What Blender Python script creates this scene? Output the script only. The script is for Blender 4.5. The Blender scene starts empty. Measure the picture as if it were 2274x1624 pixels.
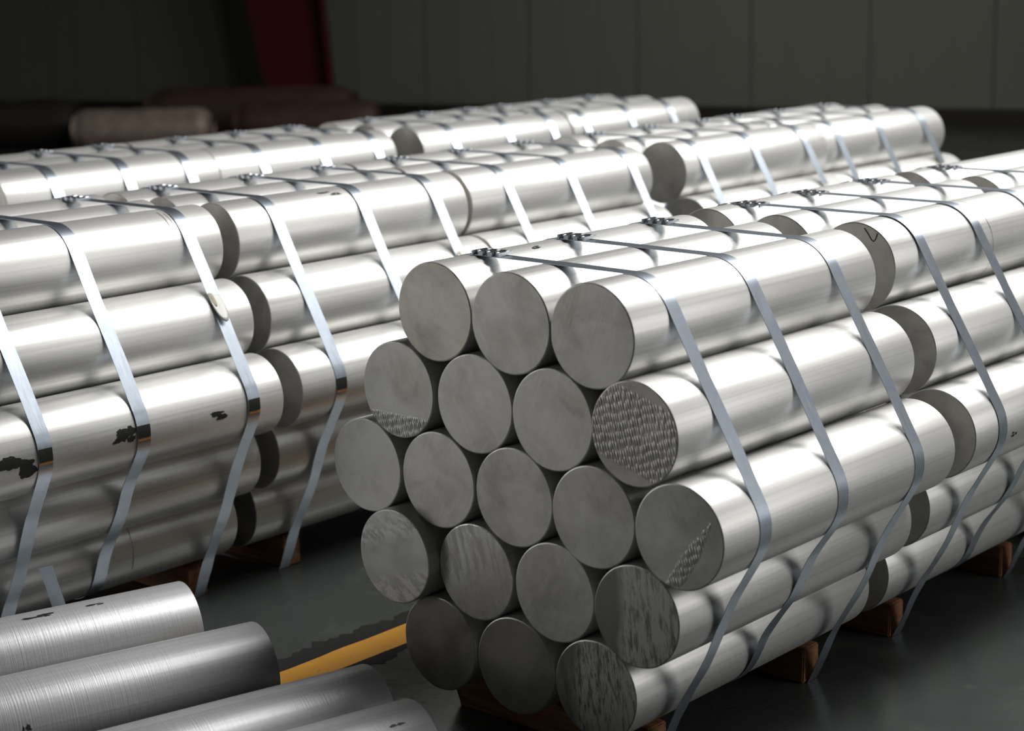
import bpy, bmesh, math, random
from mathutils import Vector, Matrix, noise
random.seed(7)
S = bpy.context.scene
COL = S.collection
PI = math.pi

# ---------------------------------------------------------------- camera
cam_d = bpy.data.cameras.new('camera')
cam_d.sensor_width = 36.0
cam_d.lens = 36.0 * 4121.9 / 2274.0
cam_d.clip_end = 200
cam_d.dof.use_dof = True
cam_d.dof.focus_distance = 3.85
cam_d.dof.aperture_fstop = 3.2
cam = bpy.data.objects.new('camera', cam_d)
COL.objects.link(cam)
right = Vector((0.7501616, 0.6609814, -0.0190012))
down = Vector((0.1246201, -0.1695374, -0.9776129))
fwd = Vector((-0.6494054, 0.7309997, -0.2095520))
M = Matrix((right, -down, -fwd)).transposed().to_4x4()
M.translation = Vector((2.296337, -2.578755, 0.999515))
cam.matrix_world = M
S.camera = cam

# ---------------------------------------------------------------- world, lights, exposure
S.view_settings.view_transform = 'Standard'
S.view_settings.look = 'None'
S.view_settings.gamma = 1.0
S.view_settings.use_curve_mapping = False
S.view_settings.exposure = 0.0
w = bpy.data.worlds.new('world')
S.world = w
w.use_nodes = True
w.node_tree.nodes['Background'].inputs[0].default_value = (1.0, 0.985, 0.95, 1)
w.node_tree.nodes['Background'].inputs[1].default_value = 0.013

def area(name, loc, target, sx, sy, watts, color=(1, 1, 1)):
    d = bpy.data.lights.new(name, 'AREA')
    d.shape = 'RECTANGLE'
    d.size, d.size_y = sx, sy
    d.energy = watts
    d.color = color
    o = bpy.data.objects.new(name, d)
    COL.objects.link(o)
    o.location = loc
    v = Vector(target) - Vector(loc)
    o.rotation_euler = v.to_track_quat('-Z', 'Y').to_euler()
    return o

area('overhead_lamp', (0.9, 2.7, 5.0), (0.3, 1.8, 0.0), 1.8, 1.8, 235, (1.0, 0.99, 0.97))
area('skylight_lamp', (0.7, 7.3, 5.4), (-0.2, 2.8, 0.0), 3.4, 4.0, 370, (1.0, 0.99, 0.97))
area('hall_door_light', (6.5, 4.0, 2.0), (0.0, 0.8, 0.0), 4.5, 3.4, 120, (1.0, 0.99, 0.97))
area('front_fill_light', (-6.8, -4.6, 0.9), (0.0, 0.0, -0.1), 3.4, 2.2, 58, (1.0, 0.985, 0.95))  # added fill with no real window behind it, brightens the sawn faces
area('wall_wash_lamp', (-6.0, 10.2, 4.6), (-7.6, 12.6, 0.4), 2.0, 0.6, 40, (1.0, 1.0, 0.93))

# ---------------------------------------------------------------- helpers
R = 0.0993
PITCH = 0.2
H3 = math.sqrt(3) / 2
ROWS = [(r, n) for r, n in zip((2, 1, 0, -1, -2), (3, 4, 5, 4, 3))]
LAT = []
for r, n in ROWS:
    for i in range(n):
        LAT.append(((i - (n - 1) / 2) * PITCH, r * H3 * PITCH))
ZB = -(2 * H3 * PITCH + 0.1)      # underside of the lowest row
ZF = ZB - 0.080                   # floor level

def link(name, me, mat=None, parent=None, loc=None, rot=None):
    o = bpy.data.objects.new(name, me)
    COL.objects.link(o)
    if mat is not None and hasattr(me, 'materials') and len(me.materials) == 0:
        me.materials.append(mat)
    if parent is not None:
        o.parent = parent
    if loc is not None:
        o.location = loc
    if rot is not None:
        o.rotation_euler = rot
    return o

def tag(o, label=None, cat=None, group=None, kind=None):
    if label: o['label'] = label
    if cat: o['category'] = cat
    if group: o['group'] = group
    if kind: o['kind'] = kind
    return o

def mesh_from(name, verts, faces, smooth=False):
    me = bpy.data.meshes.new(name)
    me.from_pydata(verts, [], faces)
    me.update()
    if smooth:
        for p in me.polygons: p.use_smooth = True
    return me

def box_bm(bm, x0, x1, y0, y1, z0, z1, bev=0.0):
    r = bmesh.ops.create_cube(bm, size=1.0)
    for v in r['verts']:
        v.co.x = x0 if v.co.x < 0 else x1
        v.co.y = y0 if v.co.y < 0 else y1
        v.co.z = z0 if v.co.z < 0 else z1
    if bev > 0:
        es = list({e for v in r['verts'] for e in v.link_edges})
        bmesh.ops.bevel(bm, geom=es, offset=bev, segments=2, affect='EDGES')

def bm_mesh(bm, name, smooth=False):
    me = bpy.data.meshes.new(name)
    bmesh.ops.recalc_face_normals(bm, faces=bm.faces)
    bm.to_mesh(me); bm.free()
    if smooth:
        for p in me.polygons: p.use_smooth = True
    return me

# ---------------------------------------------------------------- materials
class NT:
    def __init__(self, name):
        self.m = bpy.data.materials.new(name)
        self.m.use_nodes = True
        self.t = self.m.node_tree
        self.b = self.t.nodes['Principled BSDF']
    def n(self, typ, **kw):
        x = self.t.nodes.new(typ)
        for k, v in kw.items():
            setattr(x, k, v)
        return x
    def l(self, a, b):
        self.t.links.new(a, b)
    def val(self, sock, v):
        if hasattr(v, 'is_output'):
            self.l(v, sock)
        else:
            sock.default_value = v
    def coords(self, scale=(1, 1, 1), rnd=True, rot=(0, 0, 0)):
        tc = self.n('ShaderNodeTexCoord')
        mp = self.n('ShaderNodeMapping')
        mp.inputs['Scale'].default_value = scale
        src = tc.outputs['Object']
        if any(rot):                      # turn first, stretch afterwards
            m0 = self.n('ShaderNodeMapping')
            m0.inputs['Rotation'].default_value = rot
            self.l(src, m0.inputs['Vector']); src = m0.outputs[0]
        self.l(src, mp.inputs['Vector'])
        if not rnd:
            return mp.outputs[0]
        oi = self.n('ShaderNodeObjectInfo')
        mu = self.n('ShaderNodeMath', operation='MULTIPLY')
        self.l(oi.outputs['Random'], mu.inputs[0]); mu.inputs[1].default_value = 57.3
        ad = self.n('ShaderNodeVectorMath', operation='ADD')
        self.l(mp.outputs[0], ad.inputs[0]); self.l(mu.outputs[0], ad.inputs[1])
        return ad.outputs[0]
    def noise(self, vec, scale=1, detail=3, rough=0.55, dist=0.0):
        x = self.n('ShaderNodeTexNoise')
        x.inputs['Scale'].default_value = scale
        x.inputs['Detail'].default_value = detail
        x.inputs['Roughness'].default_value = rough
        x.inputs['Distortion'].default_value = dist
        self.l(vec, x.inputs['Vector'])
        return x.outputs['Fac']
    def ramp(self, fac, stops):
        x = self.n('ShaderNodeValToRGB')
        e = x.color_ramp.elements
        while len(e) < len(stops): e.new(0.5)
        for s, (p, c) in zip(e, stops):
            s.position = p
            s.color = (c, c, c, 1) if isinstance(c, (int, float)) else (*c, 1)
        self.l(fac, x.inputs[0])
        return x.outputs[0]
    def mix(self, f, a, b, mode='MIX'):
        x = self.n('ShaderNodeMix', data_type='RGBA', blend_type=mode)
        self.val(x.inputs[0], f)
        self.val(x.inputs[6], a if hasattr(a, 'is_output') else (*a, 1))
        self.val(x.inputs[7], b if hasattr(b, 'is_output') else (*b, 1))
        return x.outputs[2]
    def math(self, op, a, b=0.0, c=None):
        x = self.n('ShaderNodeMath', operation=op)
        self.val(x.inputs[0], a); self.val(x.inputs[1], b)
        if c is not None: self.val(x.inputs[2], c)
        return x.outputs[0]
    def bump(self, h, strength=0.2, dist=0.001, prev=None):
        x = self.n('ShaderNodeBump')
        x.inputs['Strength'].default_value = strength
        x.inputs['Distance'].default_value = dist
        self.l(h, x.inputs['Height'])
        if prev is not None: self.l(prev, x.inputs['Normal'])
        return x.outputs[0]
    def out(self, color=None, rough=None, metal=None, normal=None, spec=None):
        if color is not None: self.val(self.b.inputs['Base Color'], color if hasattr(color, 'is_output') else (*color, 1))
        if rough is not None: self.val(self.b.inputs['Roughness'], rough)
        if metal is not None: self.val(self.b.inputs['Metallic'], metal)
        if spec is not None: self.val(self.b.inputs['Specular IOR Level'], spec)
        if normal is not None: self.l(normal, self.b.inputs['Normal'])
        return self.m

def mat_billet(name, base=(0.80, 0.795, 0.775), lathe=0.12, rough=0.44, metal=0.62, dirt=0.6):
    k = NT(name)
    # axial casting streaks
    v1 = k.coords((60, 0.9, 60))
    streak = k.noise(v1, 1.0, 3, 0.5)
    v2 = k.coords((5, 300, 5))
    ring = k.noise(v2, 1.0, 3, 0.6)
    v3 = k.coords((7, 5, 7))
    blot = k.noise(v3, 1.0, 5, 0.6)
    v4 = k.coords((70, 45, 70))
    v5 = k.coords((150, 0.35, 150))
    drawn = k.noise(v5, 1.0, 2, 0.5)
    speck = k.noise(v4, 1.0, 4, 0.65)
    speckm = k.ramp(speck, [(0.0, 0.0), (0.70, 0.0), (0.78, 1.0)])
    zone = k.ramp(blot, [(0.0, 0.0), (0.52, 0.0), (0.66, 1.0)])
    sp = k.math('MULTIPLY', k.math('MULTIPLY', speckm, zone), dirt)
    c = k.mix(k.math('MULTIPLY', streak, 0.22), base, tuple(x * 0.62 for x in base))
    c = k.mix(k.math('MULTIPLY', k.ramp(blot, [(0.0, 1.0), (0.42, 0.0)]), 0.25), c, tuple(x * 0.75 for x in base))
    c = k.mix(k.ramp(drawn, [(0.50, 0.0), (0.72, 0.35)]), c, tuple(x * 0.55 for x in base))
    c = k.mix(sp, c, (0.16, 0.15, 0.13))
    ro = k.math('MULTIPLY_ADD', streak, 0.16, rough - 0.08)
    ro = k.math('MULTIPLY_ADD', blot, 0.04, k.math('SUBTRACT', ro, 0.02))
    b = k.bump(ring, lathe, 0.0006)
    b = k.bump(streak, 0.05, 0.0006, b)
    b = k.bump(drawn, 0.22, 0.0005, b)
    b = k.bump(speck, 0.10, 0.0010, b)
    return k.out(c, ro, metal, b)

def mat_face(name, kind='plain', base=(0.84, 0.83, 0.785), rough=0.42, rotz=0.5, metal=0.75):
    k = NT(name)
    v = k.coords((170, 1, 6), rot=(0, rotz, 0))
    saw = k.noise(v, 1.0, 3, 0.6)
    vb = k.coords((9, 9, 9))
    blot = k.noise(vb, 1.0, 4, 0.55)
    vf = k.coords((260, 260, 260))
    fine = k.noise(vf, 1.0, 2, 0.5)
    c = k.mix(k.ramp(saw, [(0.3, 0.0), (0.7, 0.30)]), base, tuple(x * 0.62 for x in base))
    vc = k.coords((14, 14, 14)); cloud = k.noise(vc, 1.0, 5, 0.65, 0.8)
    c = k.mix(k.ramp(cloud, [(0.36, 0.55), (0.58, 0.0)]), c, tuple(x * 0.60 for x in base))
    c = k.mix(k.ramp(blot, [(0.38, 0.0), (0.68, 0.75)]), c, tuple(min(1, x * 1.32) for x in base))
    ro = k.math('MULTIPLY_ADD', blot, 0.2, rough - 0.1)
    b = k.bump(saw, 0.20, 0.0005)
    b = k.bump(fine, 0.12, 0.0005, b)
    if kind == 'dimple' or kind == 'dimple_band' or kind == 'dimple_low':
        vd = k.coords((170, 1, 60), rnd=False, rot=(0, 0.30, 0))
        vo = k.n('ShaderNodeTexVoronoi', feature='F1')
        vo.inputs['Scale'].default_value = 1.0
        vo.inputs['Randomness'].default_value = 0.45
        k.l(vd, vo.inputs['Vector'])
        d = k.ramp(vo.outputs['Distance'], [(0.10, 1.0), (0.62, 0.0)])
        if kind != 'dimple':
            tc = k.n('ShaderNodeTexCoord'); sx = k.n('ShaderNodeSeparateXYZ'); k.l(tc.outputs['Object'], sx.inputs[0])
            if kind == 'dimple_low':
                m = k.ramp(k.math('MULTIPLY', sx.outputs['Z'], -10.0), [(0.50, 0.0), (0.56, 1.0)])
            else:
                t = k.math('ADD', k.math('MULTIPLY', sx.outputs['X'], 1.0), k.math('MULTIPLY', sx.outputs['Z'], -0.62))
                t = k.math('ABSOLUTE', k.math('SUBTRACT', t, 0.046))
                t = k.math('ADD', t, k.math('MULTIPLY', k.math('MAXIMUM', k.math('SUBTRACT', sx.outputs['Z'], -0.02), 0.0), 0.30))
                m = k.ramp(k.math('MULTIPLY', t, 20.0), [(0.26, 1.0), (0.40, 0.0)])
            d = k.math('MULTIPLY', d, m)
        else:
            tc = k.n('ShaderNodeTexCoord'); sx = k.n('ShaderNodeSeparateXYZ'); k.l(tc.outputs['Object'], sx.inputs[0])
            t = k.math('ADD', sx.outputs['Z'], k.math('MULTIPLY', sx.outputs['X'], 0.30))
            m = k.math('MULTIPLY', k.ramp(k.math('MULTIPLY_ADD', t, 5.0, 0.5), [(0.13, 0.0), (0.16, 1.0), (0.86, 1.0), (0.90, 0.0)]), 1.0)
            d = k.math('MULTIPLY', d, m)
        b = k.bump(d, 0.7, 0.0020, b)
        c = k.mix(k.math('MULTIPLY', d, 0.40), c, tuple(min(1, x * 1.5) for x in base))
    elif kind == 'streak':
        vs = k.coords((120, 1, 22), rot=(0, rotz, 0))
        s = k.noise(vs, 1.0, 6, 0.75)
        vz = k.coords((6, 6, 6)); z = k.noise(vz, 1.0, 2, 0.5)
        tc = k.n('ShaderNodeTexCoord'); sx = k.n('ShaderNodeSeparateXYZ'); k.l(tc.outputs['Object'], sx.inputs[0])
        side = k.math('MULTIPLY_ADD', sx.outputs['X'], 9.0, 0.62)
        mm = k.math('MULTIPLY', k.ramp(k.math('ADD', k.math('MULTIPLY_ADD', z, 0.5, -0.12), side), [(0.30, 0.0), (0.52, 1.0)]), 1.0)
        f = k.ramp(s, [(0.40, 0.0), (0.52, 1.0)])
        c = k.mix(k.math('MULTIPLY', f, mm), tuple(x * 0.45 for x in base), tuple(min(1, x * 1.0) for x in base))
        ro = k.math('MULTIPLY_ADD', f, 0.18, 0.30)
    elif kind == 'patch':
        vs = k.coords((22, 1, 55), rot=(0, -0.45, 0))
        s = k.noise(vs, 1.0, 6, 0.7)
        tc = k.n('ShaderNodeTexCoord'); sx = k.n('ShaderNodeSeparateXYZ'); k.l(tc.outputs['Object'], sx.inputs[0])
        t = k.math('ABSOLUTE', k.math('ADD', sx.outputs['Z'], k.math('MULTIPLY', sx.outputs['X'], -0.35)))
        m = k.ramp(k.math('MULTIPLY', t, 10.0), [(0.25, 0.0), (0.55, 1.0)])
        f = k.math('MULTIPLY', k.ramp(s, [(0.46, 0.0), (0.54, 1.0)]), m)
        c = k.mix(f, c, tuple(min(1, x * 1.9) for x in base))
        ro = k.math('MULTIPLY_ADD', f, 0.08, rough)
    elif kind == 'polished':
        vs = k.coords((70, 1, 12), rot=(0, 0.25, 0))
        s = k.noise(vs, 1.0, 5, 0.7)
        f = k.ramp(s, [(0.46, 0.0), (0.58, 1.0)])
        c = k.mix(f, tuple(min(1, x * 2.0) for x in base), tuple(x * 1.0 for x in base))
        ro = k.math('MULTIPLY_ADD', f, 0.16, 0.27)
    return k.out(c, ro, metal, b)

def mat_strap():
    k = NT('galvanised_strap')
    v = k.coords((60, 60, 60)); a = k.noise(v, 1.0, 3, 0.6)
    v2 = k.coords((20, 400, 20)); bb = k.noise(v2, 1.0, 3, 0.6)
    c = k.mix(a, (0.50, 0.58, 0.68), (0.66, 0.72, 0.80))
    ro = k.math('MULTIPLY_ADD', bb, 0.14, 0.26)
    return k.out(c, ro, 0.95, k.bump(bb, 0.12, 0.0004))

def mat_simple(name, col, rough=0.5, metal=0.0, var=0.2, scale=20, bump=0.1, bscale=None):
    k = NT(name)
    v = k.coords((scale,) * 3); a = k.noise(v, 1.0, 4, 0.6)
    c = k.mix(a, tuple(x * (1 - var) for x in col), tuple(min(1, x * (1 + var)) for x in col))
    return k.out(c, rough, metal, k.bump(a, bump, 0.002))

def mat_wood():
    k = NT('raw_pine')
    v = k.coords((5, 70, 70)); a = k.noise(v, 1.0, 4, 0.6, 0.6)
    v2 = k.coords((12, 12, 12)); d = k.noise(v2, 1.0, 4, 0.6)
    c = k.mix(k.ramp(a, [(0.35, 0.0), (0.65, 1.0)]), (0.36, 0.17, 0.075), (0.19, 0.075, 0.03))
    c = k.mix(k.ramp(d, [(0.55, 0.0), (0.75, 0.8)]), c, (0.10, 0.05, 0.025))
    return k.out(c, 0.7, 0.0, k.bump(a, 0.4, 0.002))

def mat_floor():
    k = NT('epoxy_floor')
    v = k.coords((1, 1, 1), rnd=False)
    big = k.noise(v, 1.3, 5, 0.6)
    mid = k.noise(v, 6.0, 6, 0.65, 0.5)
    fine = k.noise(v, 60.0, 4, 0.6)
    c = k.mix(big, (0.036, 0.043, 0.040), (0.064, 0.071, 0.066))
    c = k.mix(k.math('MULTIPLY', k.ramp(mid, [(0.55, 0.0), (0.72, 1.0)]), 0.5), c, (0.10, 0.105, 0.095))
    # worn, dirty edges of the painted line
    ro = k.math('MULTIPLY_ADD', mid, 0.26, 0.14)
    b = k.bump(big, 0.25, 0.010)
    b = k.bump(fine, 0.06, 0.001, b)
    return k.out(c, ro, 0.0, b, 0.5)

def mat_stripe():
    k = NT('yellow_line_paint')
    v = k.coords((1, 1, 1), rnd=False)
    a = k.noise(v, 14.0, 5, 0.65)
    f = k.noise(v, 90.0, 4, 0.7)
    c = k.mix(a, (0.72, 0.36, 0.055), (0.55, 0.26, 0.04))
    c = k.mix(k.ramp(f, [(0.66, 0.0), (0.72, 1.0)]), c, (0.07, 0.045, 0.02))
    return k.out(c, 0.42, 0.0, k.bump(f, 0.1, 0.001))

M_BIL = mat_billet('aluminium_skin')
M_LATHE = mat_billet('aluminium_turned_skin', (0.56, 0.565, 0.575), 1.0, 0.45, 0.40, 0.8)
F = {
    'plain': mat_face('sawn_aluminium', 'plain'),
    'warm': mat_face('sawn_aluminium_warm', 'plain', (0.78, 0.745, 0.69), 0.46, 1.2),
    'light': mat_face('sawn_aluminium_light', 'plain', (0.92, 0.91, 0.86), 0.44, -0.4),
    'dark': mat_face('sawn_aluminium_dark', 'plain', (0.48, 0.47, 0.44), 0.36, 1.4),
    'dimple': mat_face('dimpled_break', 'dimple', (0.76, 0.735, 0.70)),
    'dimple_band': mat_face('dimpled_band', 'dimple_band', (0.78, 0.78, 0.735)),
    'dimple_low': mat_face('dimpled_lower_edge', 'dimple_low'),
    'streak': mat_face('streaked_oxide', 'streak', (0.80, 0.81, 0.765), 0.4, 0.12),
    'patch': mat_face('patchy_oxide', 'patch', (0.72, 0.725, 0.68)),
    'polished': mat_face('half_polished_cut', 'polished', (0.72, 0.70, 0.66)),
}
M_STRAP = mat_strap()
M_SEAL = mat_simple('seal_steel', (0.34, 0.36, 0.39), 0.30, 0.95, 0.15, 80, 0.1)
M_MARK = mat_simple('black_marker_ink', (0.018, 0.018, 0.016), 0.5, 0.0, 0.3, 200)
M_LINE = mat_simple('dark_scribe_line', (0.12, 0.115, 0.105), 0.5, 0.3, 0.3, 200)
M_ORANGE = mat_simple('orange_strap_line', (0.45, 0.19, 0.05), 0.6, 0.0, 0.3, 200)
M_TAG = mat_simple('tag_plastic', (0.55, 0.55, 0.52), 0.4, 0.1, 0.12, 60)
M_TAGB = mat_simple('tag_brown_print', (0.40, 0.36, 0.24), 0.5, 0.0, 0.3, 90)
M_WOOD = mat_wood()
M_FLOOR = mat_floor()
M_YEL = mat_stripe()
M_DIRT = mat_simple('black_floor_dirt', (0.006, 0.0055, 0.005), 0.95, 0.0, 0.5, 60, 0.4)
M_WALL = mat_simple('grey_panel_wall', (0.20, 0.205, 0.175), 0.7, 0.0, 0.05, 2, 0.02)
M_SEAM = mat_simple('wall_seam_grey', (0.19, 0.194, 0.167), 0.7, 0.0, 0.05, 2, 0.02)  # seam tone, slightly darker than the panels
M_RED = mat_simple('red_oxide_paint', (0.075, 0.0008, 0.0006), 0.85, 0.0, 0.1, 3, 0.05)
M_OLD = mat_simple('dusty_brown_wrap', (0.42, 0.33, 0.27), 0.5, 0.3, 0.6, 9, 0.5)
M_OLD2 = mat_simple('dark_rusty_wrap', (0.085, 0.045, 0.034), 0.6, 0.2, 0.5, 6, 0.5)
M_DARK = mat_simple('dark_machine_paint', (0.030, 0.026, 0.022), 0.6, 0.1, 0.4, 6, 0.3)

# ---------------------------------------------------------------- setting
def structure(name, me, mat, **kw):
    o = link(name, me, mat, **kw)
    o['kind'] = 'structure'
    return o

bm = bmesh.new()
bmesh.ops.create_grid(bm, x_segments=2, y_segments=2, size=1.0)
for v in bm.verts:
    v.co.x = v.co.x * 22 - 8; v.co.y = v.co.y * 14 + 6; v.co.z = ZF
structure('floor', bm_mesh(bm, 'floor'), M_FLOOR)

# far wall of vertical sandwich panels, seen nearly square to the view
WP = Vector((-15.06, 10.0)); WQ = Vector((-5.86, 13.4))
wdir = (WQ - WP).normalized(); wang = math.atan2(wdir.y, wdir.x)
wall = bpy.data.objects.new('wall_far', None); COL.objects.link(wall)
wall['kind'] = 'structure'
wall.location = (WQ.x, WQ.y, ZF); wall.rotation_euler = (0, 0, wang)
PW = 1.15
def panel_mesh():
    bm = bmesh.new()
    box_bm(bm, 0.006, PW - 0.006, 0.0, 0.08, 0.0, 6.0, 0.006)
    for k in (1, 2):                           # two shallow pressed ribs
        x = PW * k / 3
        box_bm(bm, x - 0.02, x + 0.02, -0.006, 0.01, 0.0, 6.0, 0.004)
    return bm_mesh(bm, 'wall_panel')
pm = panel_mesh()
for k in range(-19, 7):
    link('panel', pm, M_WALL, wall, (k * PW, 0, 0))
bm = bmesh.new(); box_bm(bm, -19 * PW, 7 * PW, 0.03, 0.1, 0.0, 6.0)
link('backing_sheet', bm_mesh(bm, 'backing'), M_SEAM, wall)
bm = bmesh.new(); box_bm(bm, -19 * PW, 7 * PW, -0.05, 0.0, 0.0, 0.16, 0.01)
link('skirting', bm_mesh(bm, 'skirting'), M_DARK, wall)

# yellow painted line on the floor, with scuffed dirty edges
def ragged_strip(x0, x1, y0, y1, z, amp, n=260, seed=0.0):
    v, f = [], []
    for i in range(n + 1):
        y = y0 + (y1 - y0) * i / n
        a = amp * noise.noise(Vector((y * 9, seed, 0))) + amp * 0.6 * noise.noise(Vector((y * 40, seed, 4)))
        b = amp * noise.noise(Vector((y * 8, seed + 9, 0))) + amp * 0.6 * noise.noise(Vector((y * 44, seed, 8)))
        v += [(x0 + a, y, z), (x1 + b, y, z)]
        if i: f.append((2 * i - 2, 2 * i - 1, 2 * i + 1, 2 * i))
    return mesh_from('strip', v, f)
structure('trim_1', ragged_strip(-0.693, -0.600, -3.0, 6.0, ZF + 0.0008, 0.004, seed=1), M_YEL)
dirt = link('floor_dirt', ragged_strip(-0.755, -0.682, -0.6, 0.75, ZF + 0.0006, 0.034, seed=3), M_DIRT)
tag(dirt, 'black grime scuffed along the far edge of the yellow floor line', 'dirt', kind='stuff')
dirt = link('floor_dirt', ragged_strip(-0.606, -0.57, 0.05, 0.75, ZF + 0.0006, 0.026, seed=5), M_DIRT)
tag(dirt, 'black grime scuffed along the near edge of the yellow floor line', 'dirt', kind='stuff')

# red tapered steel column at the wall
ccol = bpy.data.objects.new('steel_column', None); COL.objects.link(ccol)
ccol.location = (-12.03, 10.40, ZF); ccol.rotation_euler = (0, 0, math.radians(40))
tag(ccol, 'dark red tapered steel column in front of the grey wall', 'column')
def quadbox(x0b, x1b, x0t, x1t, y0, y1, z0, z1):
    v = [(x0b, y0, z0), (x1b, y0, z0), (x1b, y1, z0), (x0b, y1, z0), (x0t, y0, z1), (x1t, y0, z1), (x1t, y1, z1), (x0t, y1, z1)]
    return mesh_from('plate', v, [(0, 3, 2, 1), (4, 5, 6, 7), (0, 1, 5, 4), (1, 2, 6, 5), (2, 3, 7, 6), (3, 0, 4, 7)])
HT = 4.5
L0, L1 = -0.30, -0.30 - 0.17 * HT
Q0, Q1 = 0.34, 0.34 - 0.07 * HT
link('flange', quadbox(L0, L0 + 0.03, L1, L1 + 0.03, -0.17, 0.17, 0, HT), M_RED, ccol)
link('flange', quadbox(Q0 - 0.03, Q0, Q1 - 0.03, Q1, -0.17, 0.17, 0, HT), M_RED, ccol)
link('web', quadbox(L0 + 0.03, Q0 - 0.03, L1 + 0.03, Q1 - 0.03, -0.012, 0.012, 0, HT), M_RED, ccol)
link('base_plate', quadbox(-0.42, 0.46, -0.42, 0.46, -0.24, 0.24, 0, 0.03), M_RED, ccol)

# ---------------------------------------------------------------- billets
SEG = 72
def billet_mesh(L, name='billet'):
    prof = [(0, 0.0), (R - 0.0022, 0.0), (R - 0.0006, 0.0006), (R, 0.0022)]
    rings = [(r, y) for r, y in prof] + [(R, L * 0.5)] + [(r, L - y) for r, y in reversed(prof)]
    v, f = [], []
    idx = []
    for r, y in rings:
        if r == 0:
            idx.append([len(v)]); v.append((0, y, 0))
        else:
            s = len(v)
            for k in range(SEG):
                a = 2 * PI * k / SEG
                v.append((r * math.cos(a), y, r * math.sin(a)))
            idx.append(list(range(s, s + SEG)))
    for a, b in zip(idx, idx[1:]):
        for k in range(SEG):
            k2 = (k + 1) % SEG
            if len(a) == 1: f.append((a[0], b[k], b[k2]))
            elif len(b) == 1: f.append((a[k], b[0], a[k2]))
            else: f.append((a[k], b[k], b[k2], a[k2]))
    me = mesh_from(name, v, f, True)
    bm = bmesh.new(); bm.from_mesh(me); bmesh.ops.recalc_face_normals(bm, faces=bm.faces)
    for e in bm.edges:
        if len(e.link_faces) == 2 and e.calc_face_angle(0) > 0.5: e.smooth = False
    for fc in bm.faces:
        if all(abs(vv.co.y) < 1e-6 or abs(vv.co.y - L) < 1e-6 for vv in fc.verts) : fc.smooth = False
    bm.to_mesh(me); bm.free()
    return me

def disc_mesh():
    # sawn end: a thin disc with a slightly ragged burr edge
    v, f = [(0, -0.0006, 0)], []
    for ring, (rr, y) in enumerate(((0.5, -0.0006), (0.97, -0.0006), (0.982, -0.0002), (0.982, 0.0015))):
        for k in range(SEG):
            a = 2 * PI * k / SEG
            q = R * rr
            if ring in (2, 3): q += 0.0007 * noise.noise(Vector((math.cos(a) * 6, math.sin(a) * 6, 2)))
            v.append((q * math.cos(a), y, q * math.sin(a)))
    for k in range(SEG):
        f.append((0, 1 + k, 1 + (k + 1) % SEG))
        for ring in range(3):
            a = 1 + ring * SEG; b = a + SEG; k2 = (k + 1) % SEG
            f.append((a + k, b + k, b + k2, a + k2))
    me = mesh_from('sawn_end', v, f)
    bm = bmesh.new(); bm.from_mesh(me); bmesh.ops.recalc_face_normals(bm, faces=bm.faces); bm.to_mesh(me); bm.free()
    return me

BIL = {}
def get_billet(L):
    L = round(L, 3)
    if L not in BIL:
        BIL[L] = billet_mesh(L); BIL[L].materials.append(M_BIL)
    return BIL[L]
DISC = {}
def get_disc(kind):
    if kind not in DISC:
        DISC[kind] = disc_mesh(); DISC[kind].materials.append(F[kind])
    return DISC[kind]

def make_billet(x, y, z, L, label, group, face='plain', roll=None, yaw=0.0, pitch=0.0, mesh=None):
    o = link('billet', mesh or get_billet(L), loc=(x, y, z))
    o.rotation_euler = (pitch, 0, -yaw)
    tag(o, label, 'billet', group)
    link('sawn_end', get_disc(face), parent=o)
    return o

OFF = [(0.0074, -0.0054), (0.0055, -0.007), (0.0007, -0.0091), (-0.0018, -0.0025), (0.0076, -0.0035), (0.005, -0.0068), (-0.0016, -0.0033), (-0.0026, -0.0033), (0.0047, 0.0004), (0.0051, -0.0014), (0.0022, -0.0055), (-0.0016, -0.0065), (0, 0), (-0.0015, -0.0004), (0.0021, -0.0006), (0.0022, -0.0046), (-0.0072, -0.0015), (-0.0017, -0.0009), (0.0003, -0.0015)]
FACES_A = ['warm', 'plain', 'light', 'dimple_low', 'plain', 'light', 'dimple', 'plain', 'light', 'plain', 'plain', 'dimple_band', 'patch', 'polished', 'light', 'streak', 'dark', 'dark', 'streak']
ROWN = ['top row', 'upper middle row', 'widest row', 'lower middle row', 'bottom row']
LOOK_A = ['plain brownish sawn face', 'faint saw arcs on its face', 'large smooth pale face', 'dimpled lower edge on its face', 'mottled grey face', 'pale smooth face',
          'face covered in hammered dimples', 'plain grey face', 'bright cloudy face', 'tiny stamped characters on its face', 'diagonally scratched face', 'narrow band of dimples on its face',
          'white smeared patches on its face', 'shiny half polished face', 'even light grey face', 'black streaked face', 'dark smooth face', 'dark grey face with fine saw lines', 'vertical black streaks on its face']
ORD = ['first', 'second', 'third', 'fourth', 'fifth']
billets = {}
gi = 0
for (r, n), rn in zip(ROWS, ROWN):
    for i in range(n):
        x, z = LAT[gi]; ox, oz = OFF[gi]
        dy = -0.03 if gi == 12 else random.uniform(-0.002, 0.002)
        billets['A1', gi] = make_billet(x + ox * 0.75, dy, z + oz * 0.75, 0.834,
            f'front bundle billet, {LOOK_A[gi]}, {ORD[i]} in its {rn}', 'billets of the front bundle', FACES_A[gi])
        gi += 1

POSN = {0: 'far side top billet', 1: 'middle top billet', 2: 'near side top billet', 6: 'near side billet of the second row',
        11: 'outermost billet of the widest row', 15: 'near side billet of the fourth row', 18: 'near side bottom billet',
        3: 'far side billet of the second row', 7: 'far side billet of the widest row', 12: 'far side billet of the fourth row',
        16: 'far side bottom billet', 17: 'middle bottom billet'}
CX = {'A': 0.0, 'B': -1.493, 'C': -2.65}
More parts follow.
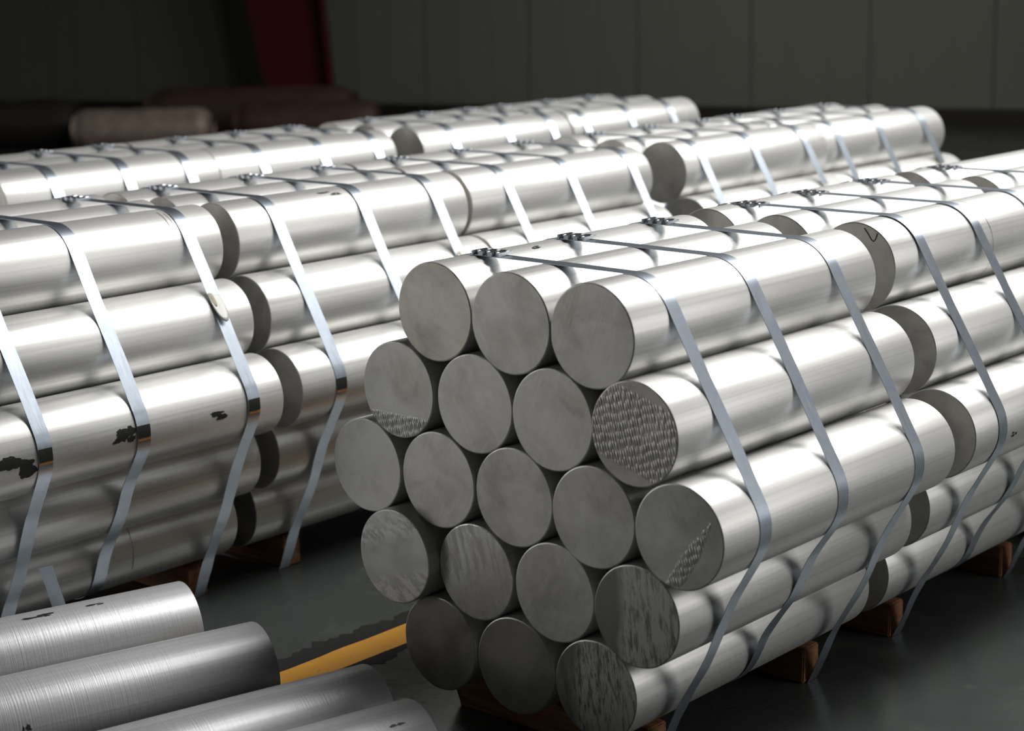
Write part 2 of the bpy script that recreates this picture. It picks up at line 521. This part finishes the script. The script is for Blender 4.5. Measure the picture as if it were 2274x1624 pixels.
# key: (y start, length, phrase, positions)
BUNDLES = {
    'A2': (0.921, 0.834, 'second bundle of the front line', (0, 1, 2, 6, 11, 15, 18, 16, 17, 12)),
    'A3': (1.840, 0.834, 'third bundle of the front line', (0, 1, 2, 6, 11, 15, 18, 16, 17, 12)),
    'B0': (-0.531, 0.834, 'nearest bundle of the middle line', (0, 1, 2, 3, 6, 7, 11, 12, 15, 16, 17, 18)),
    'B1': (0.361, 0.826, 'second bundle of the middle line', (0, 1, 2, 3, 6, 7, 11, 12, 15, 16, 17, 18)),
    'B2': (1.195, 0.826, 'third bundle of the middle line', (0, 1, 2, 6, 11, 15, 16, 17, 18)),
    'B3': (2.200, 0.834, 'fourth bundle of the middle line', (0, 1, 2, 6, 11, 15, 18)),
    'B4': (3.040, 0.834, 'last bundle of the middle line', (0, 1, 2, 6, 11, 15, 18)),
    'C1': (0.462, 0.800, 'first bundle of the rear line', (0, 1, 2, 6, 11, 15, 18)),
    'C2': (1.268, 0.800, 'second bundle of the rear line', (0, 1, 2, 6, 11, 15, 18)),
    'C3': (2.204, 0.834, 'third bundle of the rear line', (0, 1, 2, 6, 11, 15, 18)),
    'C4': (3.050, 0.834, 'farthest bundle of the rear line', (0, 1, 2, 6, 11, 15, 18)),
}
for key, (y0, L, phrase, posn) in BUNDLES.items():
    for gi in posn:
        x, z = LAT[gi]
        jx, jz = random.uniform(-.0015, .0015), random.uniform(-.001, .001)
        dy = random.uniform(-0.006, 0.006)
        fk = 'dark' if key in ('A2', 'A3', 'B1') else random.choice(['plain', 'warm', 'dark', 'dark'])  # faces inside the gaps: gap shade put into a darker face colour
        billets[key, gi] = make_billet(CX[key[0]] + x + jx, y0 + dy, z + jz, L,
            f'{POSN[gi]} in the {phrase}', 'billets of the ' + phrase, fk)

# loose turned billets on the floor in the foreground
LB = 0.95
lm = billet_mesh(LB, 'turned_billet'); lm.materials.append(M_LATHE)
loose = [(-0.880, -0.118, 0.269, 'loose floor billet farthest back, smeared with black ink marks'),
         (-0.548, -0.190, 0.280, 'loose floor billet with coarse bright turning rings, beside the yellow line'),
         (-0.188, -0.212, 0.253, 'loose pale floor billet lying over the yellow line end'),
         (0.003, -0.284, 0.251, 'loose floor billet closest to the camera, below the front bundle')]
LOOSE = []
for x, y, yaw, lab in loose:
    # origin at far end; local +Y axis points away from the camera, so start one length back
    sx, sy = x - math.sin(yaw) * LB, y - math.cos(yaw) * LB
    LOOSE.append(make_billet(sx, sy, ZF + R + 0.0005, LB, lab, 'loose billets on the floor', 'plain', yaw=yaw, mesh=lm))

# ---------------------------------------------------------------- straps
BW = 0.036
TB = 0.0011
def hull_path(timber, seed, slack=0.007, offs=False):
    pts = []
    RH = 0.0998 if offs else 0.1010
    for gi in (0, 1, 2, 6, 11, 15, 18, 17, 16, 12, 7, 3):
        cx, cz = LAT[gi]
        if offs: cx += OFF[gi][0] * 0.75; cz += OFF[gi][1] * 0.75
        for k in range(0, 360, 5):
            a = math.radians(k)
            pts.append((cx + RH * math.cos(a), cz + RH * math.sin(a)))
    if timber:
        pts += [(-0.252, ZF + 0.0022), (0.252, ZF + 0.0022)]
    pts = sorted(set((round(a, 6), round(b, 6)) for a, b in pts))
    def half(ps):
        o = []
        for p in ps:
            while len(o) >= 2 and (o[-1][0] - o[-2][0]) * (p[1] - o[-2][1]) - (o[-1][1] - o[-2][1]) * (p[0] - o[-2][0]) <= 0: o.pop()
            o.append(p)
        return o
    lo = half(pts); up = half(pts[::-1])
    hull = lo[:-1] + up[:-1]            # counter-clockwise
    out = []
    n = len(hull)
    for i in range(n):
        a, b = hull[i], hull[(i + 1) % n]
        L = math.hypot(b[0] - a[0], b[1] - a[1])
        m = max(1, int(L / 0.012))
        for j in range(m):
            t = j / m
            x, z = a[0] + (b[0] - a[0]) * t, a[1] + (b[1] - a[1]) * t
            if L > 0.06 and abs(b[1] - a[1]) > 0.02:
                # dips into the hollows between billets on the underside flanks
                nx, nz = -(b[1] - a[1]) / L, (b[0] - a[0]) / L
                lower = (a[1] + b[1]) / 2 < -0.05
                d = (slack if lower else 0.0) * (math.sin(2 * PI * t) ** 2 if L > 0.25 else math.sin(PI * t) ** 2)
                x += nx * d; z += nz * d
            out.append((x, z))
    return out

def band_mesh(path, twist_seed=0):
    n = len(path)
    v, f = [], []
    for i in range(n):
        x, z = path[i]
        px, pz = path[i - 1]; qx, qz = path[(i + 1) % n]
        tx, tz = qx - px, qz - pz
        L = math.hypot(tx, tz) or 1; nx, nz = tz / L, -tx / L
        dy = 0.0025 * noise.noise(Vector((x * 6, z * 6, twist_seed)))
        tw = 0.0
        if x > 0 and z < -0.1: tw = 0.0045 * noise.noise(Vector((z * 14, twist_seed, 3)))
        for s, t in ((-1, 0), (1, 0), (1, 1), (-1, 1)):
            o = TB * t + max(0.0, s * tw)
            v.append((x + nx * o, dy + s * BW / 2, z + nz * o))
    for i in range(n):
        a, b = 4 * i, 4 * ((i + 1) % n)
        for k in range(4):
            k2 = (k + 1) % 4
            f.append((a + k, b + k, b + k2, a + k2))
    me = mesh_from('band', v, f)
    bm = bmesh.new(); bm.from_mesh(me); bmesh.ops.recalc_face_normals(bm, faces=bm.faces)
    for e in bm.edges: e.smooth = e.calc_face_angle(0) < 0.6
    for fc in bm.faces: fc.smooth = True
    bm.to_mesh(me); bm.free()
    me.materials.append(M_STRAP)
    return me

def seal_mesh():
    # crimped seal: a sleeve round both strap layers with punched notches along each edge
    bm = bmesh.new()
    Ls, hw = 0.072, BW / 2 + 0.0025
    n = 33
    top, bot = [], []
    for i in range(n):
        x = -Ls / 2 + Ls * i / (n - 1)
        ph = (x / Ls + 0.5) * 3
        notch = (abs(ph % 1 - 0.5) < 0.22)
        z1 = 0.0040
        w_ = hw - (0.006 if notch else 0.0)
        lift = 0.0016 if notch else 0.0
        row = [(x, -w_ - 0.0005, -0.0050 if not notch else 0.0005), (x, -w_, z1 + lift), (x, -w_ * 0.55, z1), (x, w_ * 0.55, z1), (x, w_, z1 + lift), (x, w_, 0.0006)]
        top.append([bm.verts.new(p) for p in row])
    for a, b in zip(top, top[1:]):
        for k in range(5): bm.faces.new((a[k], a[k + 1], b[k + 1], b[k]))
        bm.faces.new((a[5], a[0], b[0], b[5]))
    bm.faces.new(top[0]); bm.faces.new(list(reversed(top[-1])))
    return bm_mesh(bm, 'seal')
SEAL = seal_mesh(); SEAL.materials.append(M_SEAL)

BANDS = {}
def make_strap(cx, y, label, group, timber, seed):
    offs = cx == 0.0 and y < 0.8
    path = hull_path(timber, seed, offs=offs)
    key = (timber, seed % 4, offs)
    if key not in BANDS: BANDS[key] = band_mesh(path, seed % 4 * 3.7)
    o = link('steel_strap', BANDS[key], loc=(cx, y, 0))
    tag(o, label, 'strap', group)
    # crimped seal on the crest of the far top billet, lying along the flat run to the middle one
    s = link('seal', SEAL, parent=o, loc=(-0.155, 0, LAT[0][1] + 0.1 + TB))
    return o

STRAPS = [
    ('A', 0.127, True, 'first steel strap round the front bundle, nearest the sawn faces'),
    ('A', 0.392, False, 'middle steel strap round the front bundle'),
    ('A', 0.682, True, 'last steel strap round the front bundle, before the gap'),
    ('A', 1.040, True, 'first steel strap on the second bundle of the front line'),
    ('A', 1.300, False, 'middle steel strap on the second bundle of the front line'),
    ('A', 1.590, True, 'last steel strap on the second bundle of the front line'),
    ('A', 1.970, True, 'first steel strap on the third bundle of the front line'),
    ('B', -0.378, True, 'first steel strap of the middle line, cut off by the picture edge'),
    ('B', -0.118, False, 'middle steel strap on the first bundle of the middle line, with black smear'),
    ('B', 0.205, True, 'steel strap with an oval tag, last on the first middle line bundle'),
    ('B', 0.488, True, 'first steel strap on the second bundle of the middle line'),
    ('B', 0.790, False, 'middle steel strap on the second bundle of the middle line'),
    ('B', 1.060, True, 'steel strap with a curled tag on the second middle line bundle'),
    ('B', 1.360, True, 'first steel strap on the third bundle of the middle line'),
    ('B', 1.640, False, 'middle steel strap on the third bundle of the middle line'),
    ('B', 1.935, True, 'last steel strap on the third bundle of the middle line'),
    ('B', 2.300, True, 'first steel strap on the fourth bundle of the middle line'),
    ('B', 2.600, False, 'middle steel strap with a seal on the fourth bundle flank'),
    ('B', 2.910, True, 'last steel strap on the fourth middle line bundle, yellowed tag'),
    ('B', 3.120, True, 'first steel strap on the last bundle of the middle line'),
    ('B', 3.410, False, 'middle steel strap on the last bundle of the middle line'),
    ('B', 3.730, True, 'end steel strap of the last bundle in the middle line, pale tag'),
    ('C', 0.640, True, 'first steel strap on the first bundle of the rear line'),
    ('C', 0.905, False, 'middle steel strap on the first bundle of the rear line'),
    ('C', 1.145, True, 'last steel strap on the first bundle of the rear line'),
    ('C', 1.450, True, 'first steel strap on the second bundle of the rear line'),
    ('C', 1.720, False, 'middle steel strap on the second bundle of the rear line'),
    ('C', 1.975, True, 'last steel strap on the second bundle of the rear line'),
    ('C', 2.370, True, 'first steel strap on the third bundle of the rear line'),
    ('C', 2.670, False, 'middle steel strap on the third bundle of the rear line'),
    ('C', 2.925, True, 'last steel strap on the third bundle of the rear line'),
    ('C', 3.130, True, 'first steel strap on the farthest bundle of the rear line'),
    ('C', 3.420, False, 'middle steel strap on the farthest bundle of the rear line'),
    ('C', 3.700, True, 'last steel strap on the farthest bundle of the rear line'),
]
LINEN = {'A': 'front', 'B': 'middle', 'C': 'rear'}
straps = []
for k, (ln, y, tim, lab) in enumerate(STRAPS):
    straps.append(make_strap(CX[ln], y, lab, f'steel straps of the {LINEN[ln]} line', tim, k))

# ---------------------------------------------------------------- timber bearers
def timber_mesh():
    bm = bmesh.new()
    box_bm(bm, -0.25, 0.25, -0.031, 0.031, 0.0, 0.078, 0.003)
    me = bm_mesh(bm, 'timber')
    for v in me.vertices:
        v.co += Vector((0, 0.0015, 0.0015)) * noise.noise(v.co * 30)
    return me
TIM = timber_mesh(); TIM.materials.append(M_WOOD)
TIMS = [('A', 0.130, 'orange brown timber bearer under the front bundle faces'),
        ('A', 0.682, 'timber bearer under the far end of the front bundle'),
        ('A', 1.045, 'timber bearer under the near end of the second front line bundle'),
        ('A', 1.970, 'timber bearer under the third front line bundle, behind the other bearers'),
        ('A', 1.590, 'timber bearer at the right edge under the second front line bundle'),
        ('B', 0.205, 'timber bearer under the first middle line bundle, by the loose billet'),
        ('B', 0.520, 'timber bearer under the second middle line bundle')]
for ln, y, lab in TIMS:
    o = link('timber_bearer', TIM, loc=(CX[ln], y, ZF + 0.0012))
    tag(o, lab, 'timber', 'timber bearers under the bundles')

# ---------------------------------------------------------------- ink marks, tags, stray strap
def patch_on_cyl(name, cx, y, ang, wy, wa, mat, parent, rr=R, seed=0, blobs=7, lift=0.0005):
    """irregular smear lying on a cylinder; y axial (parent space), ang degrees, wy half width (m), wa half angle (deg)"""
    rnd = random.Random(seed)
    v, f = [], []
    for b in range(blobs):
        oy = rnd.uniform(-wy, wy) * 0.6; oa = rnd.uniform(-wa, wa) * 0.6
        sy = wy * rnd.uniform(0.2, 0.55); sa = wa * rnd.uniform(0.2, 0.5)
        s = len(v); N = 14
        a0 = math.radians(ang + oa)
        l2 = lift + b * 0.00003
        v.append(((rr + l2) * math.cos(a0), y + oy, (rr + l2) * math.sin(a0)))
        for k in range(N):
            t = 2 * PI * k / N; q = rnd.uniform(0.6, 1.15)
            a = math.radians(ang + oa + sa * q * math.sin(t)); yy = y + oy + sy * q * math.cos(t)
            v.append(((rr + l2) * math.cos(a), yy, (rr + l2) * math.sin(a)))
        for k in range(N): f.append((s, s + 1 + k, s + 1 + (k + 1) % N))
    me = mesh_from(name, v, f)
    o = link(name, me, mat, parent)
    return o

b0 = billets['B0', 11]
Y0 = BUNDLES['B0'][0]
patch_on_cyl('ink_mark', 0, -0.443 - Y0, -3, 0.048, 20, M_MARK, b0, seed=1, blobs=11)
patch_on_cyl('ink_mark', 0, -0.166 - Y0, 1, 0.034, 14, M_MARK, b0, seed=2, blobs=10)
patch_on_cyl('ink_mark', 0, 0.103 - Y0, 0, 0.034, 9, M_MARK, b0, seed=3, blobs=6)
patch_on_cyl('ink_mark', 0, -0.43 - Y0, -17, 0.004, 9, M_MARK, b0, seed=4, blobs=4)
b = billets['B1', 2]
patch_on_cyl('ink_mark', 0, 0.70 - 0.361, 66, 0.03, 4, M_MARK, b, seed=5, blobs=5)
patch_on_cyl('ink_mark', 0, 0.735 - 0.361, 60, 0.022, 4, M_MARK, b, seed=6, blobs=5)
patch_on_cyl('ink_mark', 0, 0.277, 74, 0.022, 5, M_MARK, billets['A1', 0], seed=7, blobs=5)
patch_on_cyl('ink_mark', 0, 1.097 - 0.921, -12, 0.018, 4, M_MARK, billets['A2', 11], seed=8, blobs=5)
# smears on the loose floor billets (local y up to LB)
for (k, yy, an, wy, wa, sd) in ((0, 0.60, 78, 0.045, 5, 11), (0, 0.74, 80, 0.03, 3, 12), (0, 0.43, 76, 0.03, 5, 13), (0, 0.66, -8, 0.012, 3, 14),
                                (1, 0.42, 20, 0.010, 8, 15), (1, 0.42, -6, 0.008, 8, 16), (2, 0.80, 22, 0.02, 5, 17), (3, 0.88, 60, 0.02, 5, 18)):
    patch_on_cyl('ink_mark', 0, yy, an, wy, wa, M_MARK, LOOSE[k], seed=sd, blobs=5)

def strap_patch(st, ang0, ang1, mat, name, lift=0.0022):
    v, f = [], []
    n = 8
    cx, cz = LAT[11]
    rr = 0.1004 + lift
    for i in range(n + 1):
        a = math.radians(ang0 + (ang1 - ang0) * i / n)
        w1 = BW / 2 - 0.0008
        v += [(cx + rr * math.cos(a), -w1, cz + rr * math.sin(a)), (cx + rr * math.cos(a), w1, cz + rr * math.sin(a))]
        if i: f.append((2 * i - 2, 2 * i - 1, 2 * i + 1, 2 * i))
    link(name, mesh_from(name, v, f), mat, st)
for k in (7, 8, 9, 10):
    strap_patch(straps[k], -6, 10, M_MARK, 'ink_band')
    strap_patch(straps[k], -10, -7, M_ORANGE, 'orange_line')  # thin orange line under the black band

# oval tags threaded on straps
def tag_mesh(w=0.0185, l=0.056, curl=0.05):
    v, f = [], []
    N, Mx = 24, 5
    v.append((0, 0, 0.004))
    for j in range(1, Mx + 1):
        q = j / Mx
        for k in range(N):
            a = 2 * PI * k / N
            x, y = l * q * math.cos(a), w * q * math.sin(a)
            v.append((x, y, 0.0025 - curl * (x * x) * 1.6 + 0.08 * x * y / l))
    for k in range(N):
        f.append((0, 1 + k, 1 + (k + 1) % N))
        for j in range(Mx - 1):
            a = 1 + j * N; b_ = a + N; k2 = (k + 1) % N
            f.append((a + k, b_ + k, b_ + k2, a + k2))
    nv = len(v)
    v += [(x, y, z - 0.0012) for x, y, z in v]
    f += [tuple(reversed([i + nv for i in q])) for q in f]
    last = 1 + (Mx - 1) * N
    for k in range(N):
        k2 = (k + 1) % N
        f.append((last + k, last + nv + k, last + nv + k2, last + k2))
    me = mesh_from('paper_tag', v, f, True)
    return me
TAGM = tag_mesh(); TAGM.materials.append(M_TAG)
TAGP = tag_mesh(0.006, 0.026, 0.3); TAGP.materials.append(M_TAGB)
def add_tag(st, gi, ang, scale=1.0, dy=0.0):
    cx, cz = LAT[gi]
    a = math.radians(ang)
    rr = 0.1035
    o = link('tag', TAGM, parent=st, loc=(cx + rr * math.cos(a), dy, cz + rr * math.sin(a)))
    # local Z = radial, local X = down the strap
    X = Vector((math.sin(a), 0, -math.cos(a))); Z = Vector((math.cos(a), 0, math.sin(a))); Y = Z.cross(X)
    o.rotation_euler = Matrix((X, Y, Z)).transposed().to_euler()
    o.scale = (scale,) * 3
    link('print', TAGP, parent=o, loc=(-0.012, -0.008, 0.0006))
add_tag(straps[9], 6, 38, 1.0)
add_tag(straps[12], 6, 46, 1.0, 0.004)
add_tag(straps[18], 6, 40, 0.9)
add_tag(straps[21], 6, 50, 0.9)

# thin scribed ring lines round a few billets
def ring_arc(yy, a0, a1, parent, w=0.0011):
    v, f = [], []
    for i in range(41):
        a = math.radians(a0 + (a1 - a0) * i / 40)
        q = w * (0.6 + 0.5 * noise.noise(Vector((a * 3, yy * 9, 1))))
        for s in (-1, 1):
            v.append(((R + 0.0004) * math.cos(a), yy + s * q, (R + 0.0004) * math.sin(a)))
        if i: f.append((2 * i - 2, 2 * i - 1, 2 * i + 1, 2 * i))
    link('scribed_line', mesh_from('scribed_line', v, f), M_LINE, parent)
ring_arc(1.365 - 0.921, -50, 95, billets['A2', 2])
ring_arc(-0.02 + 0.531, -25, 60, billets['B0', 18])
ring_arc(0.165 + 0.531, 40, 75, billets['B0', 2], 0.0014)
ring_arc(0.178 + 0.531, 30, 70, billets['B0', 2], 0.0009)

# black V pen mark on the near top billet face of the second front line bundle
def pen_stroke(pts, wd, parent):
    v, f = [], []
    for i, (x, z) in enumerate(pts):
        a = pts[max(0, i - 1)]; b_ = pts[min(len(pts) - 1, i + 1)]
        tx, tz = b_[0] - a[0], b_[1] - a[1]; L = math.hypot(tx, tz)
        nx, nz = -tz / L * wd, tx / L * wd
        v += [(x + nx, -0.0012, z + nz), (x - nx, -0.0012, z - nz)]
        if i: f.append((2 * i - 2, 2 * i - 1, 2 * i + 1, 2 * i))
    link('pen_mark', mesh_from('pen_mark', v, f), M_MARK, parent)
pen_stroke([(0.020, 0.088), (0.030, 0.076), (0.038, 0.064), (0.044, 0.060), (0.049, 0.066), (0.053, 0.078)], 0.0013, billets['A2', 2])

# stray strap end standing up behind the loose billets
def stray():
    v, f = [], []
    n = 26
    for i in range(n + 1):
        t = i / n
        z = 0.0012 + 0.265 * t
        lean = -0.02 * t + 0.01 * math.sin(t * 4)
        for s in (-1, 1):
            for q in (0, 1):
                v.append((s * BW * 0.45 + lean, q * 0.0012 + 0.012 * math.sin(t * 3), z + (0.004 * s * (t > 0.97))))
        if i:
            a, b_ = 4 * (i - 1), 4 * i
            f += [(a, a + 2, b_ + 2, b_), (a + 3, a + 1, b_ + 1, b_ + 3), (a + 1, a, b_, b_ + 1), (a + 2, a + 3, b_ + 3, b_ + 2)]
    f += [(0, 1, 3, 2), (4 * n, 4 * n + 2, 4 * n + 3, 4 * n + 1)]
    me = mesh_from('strap_offcut', v, f)
    return me
so = link('strap_offcut', stray(), M_STRAP, loc=(-1.02, -0.35, ZF))
so.rotation_euler = (0, 0, math.radians(35))
tag(so, 'loose steel strap end standing upright behind the rearmost floor billet', 'strap')

# ---------------------------------------------------------------- far clutter
def log_mesh(r, L, seed):
    v, f = [], []
    N, Mx = 28, 18
    for j in range(Mx + 1):
        t = j / Mx
        rr = r * (1 - 0.35 * max(0, abs(t - 0.5) * 2 - 0.86) / 0.14)
        for k in range(N):
            a = 2 * PI * k / N
            q = rr * (1 + 0.06 * noise.noise(Vector((math.cos(a) * 2, t * 9, math.sin(a) * 2 + seed))))
            v.append((q * math.cos(a), L * t, q * math.sin(a)))
        if j:
            for k in range(N):
                k2 = (k + 1) % N
                f.append(((j - 1) * N + k, (j - 1) * N + k2, j * N + k2, j * N + k))
    f.append(tuple(range(N))); f.append(tuple(reversed(range(Mx * N, Mx * N + N))))
    me = mesh_from('wrapped_billet', v, f, True)
    return me
def far_roll(x, y, z, r, L, yaw, lab, seed, mat):
    o = link('wrapped_roll', log_mesh(r, L, seed), mat, loc=(x, y, z))
    o.rotation_euler = (0, 0, -yaw)
    tag(o, lab, 'roll', 'old wrapped rolls by the wall')
far_roll(-11.60, 7.265, ZF + 0.185, 0.185, 1.24, math.radians(49), 'dusty brown wrapped roll lying on the floor, brightest of the rolls', 1, M_OLD)
far_roll(-10.62, 8.30, ZF + 0.20, 0.20, 1.30, math.radians(49), 'dim dark roll end to end with the dusty brown one', 2, M_OLD2)
far_roll(-13.60, 6.10, ZF + 0.22, 0.22, 2.3, math.radians(49), 'nearly black roll at the picture edge beside the brown roll', 3, M_DARK)
far_roll(-11.95, 8.35, ZF + 0.24, 0.24, 2.0, math.radians(50), 'long rusty dark roll behind the brown one, near the column foot', 4, M_OLD2)
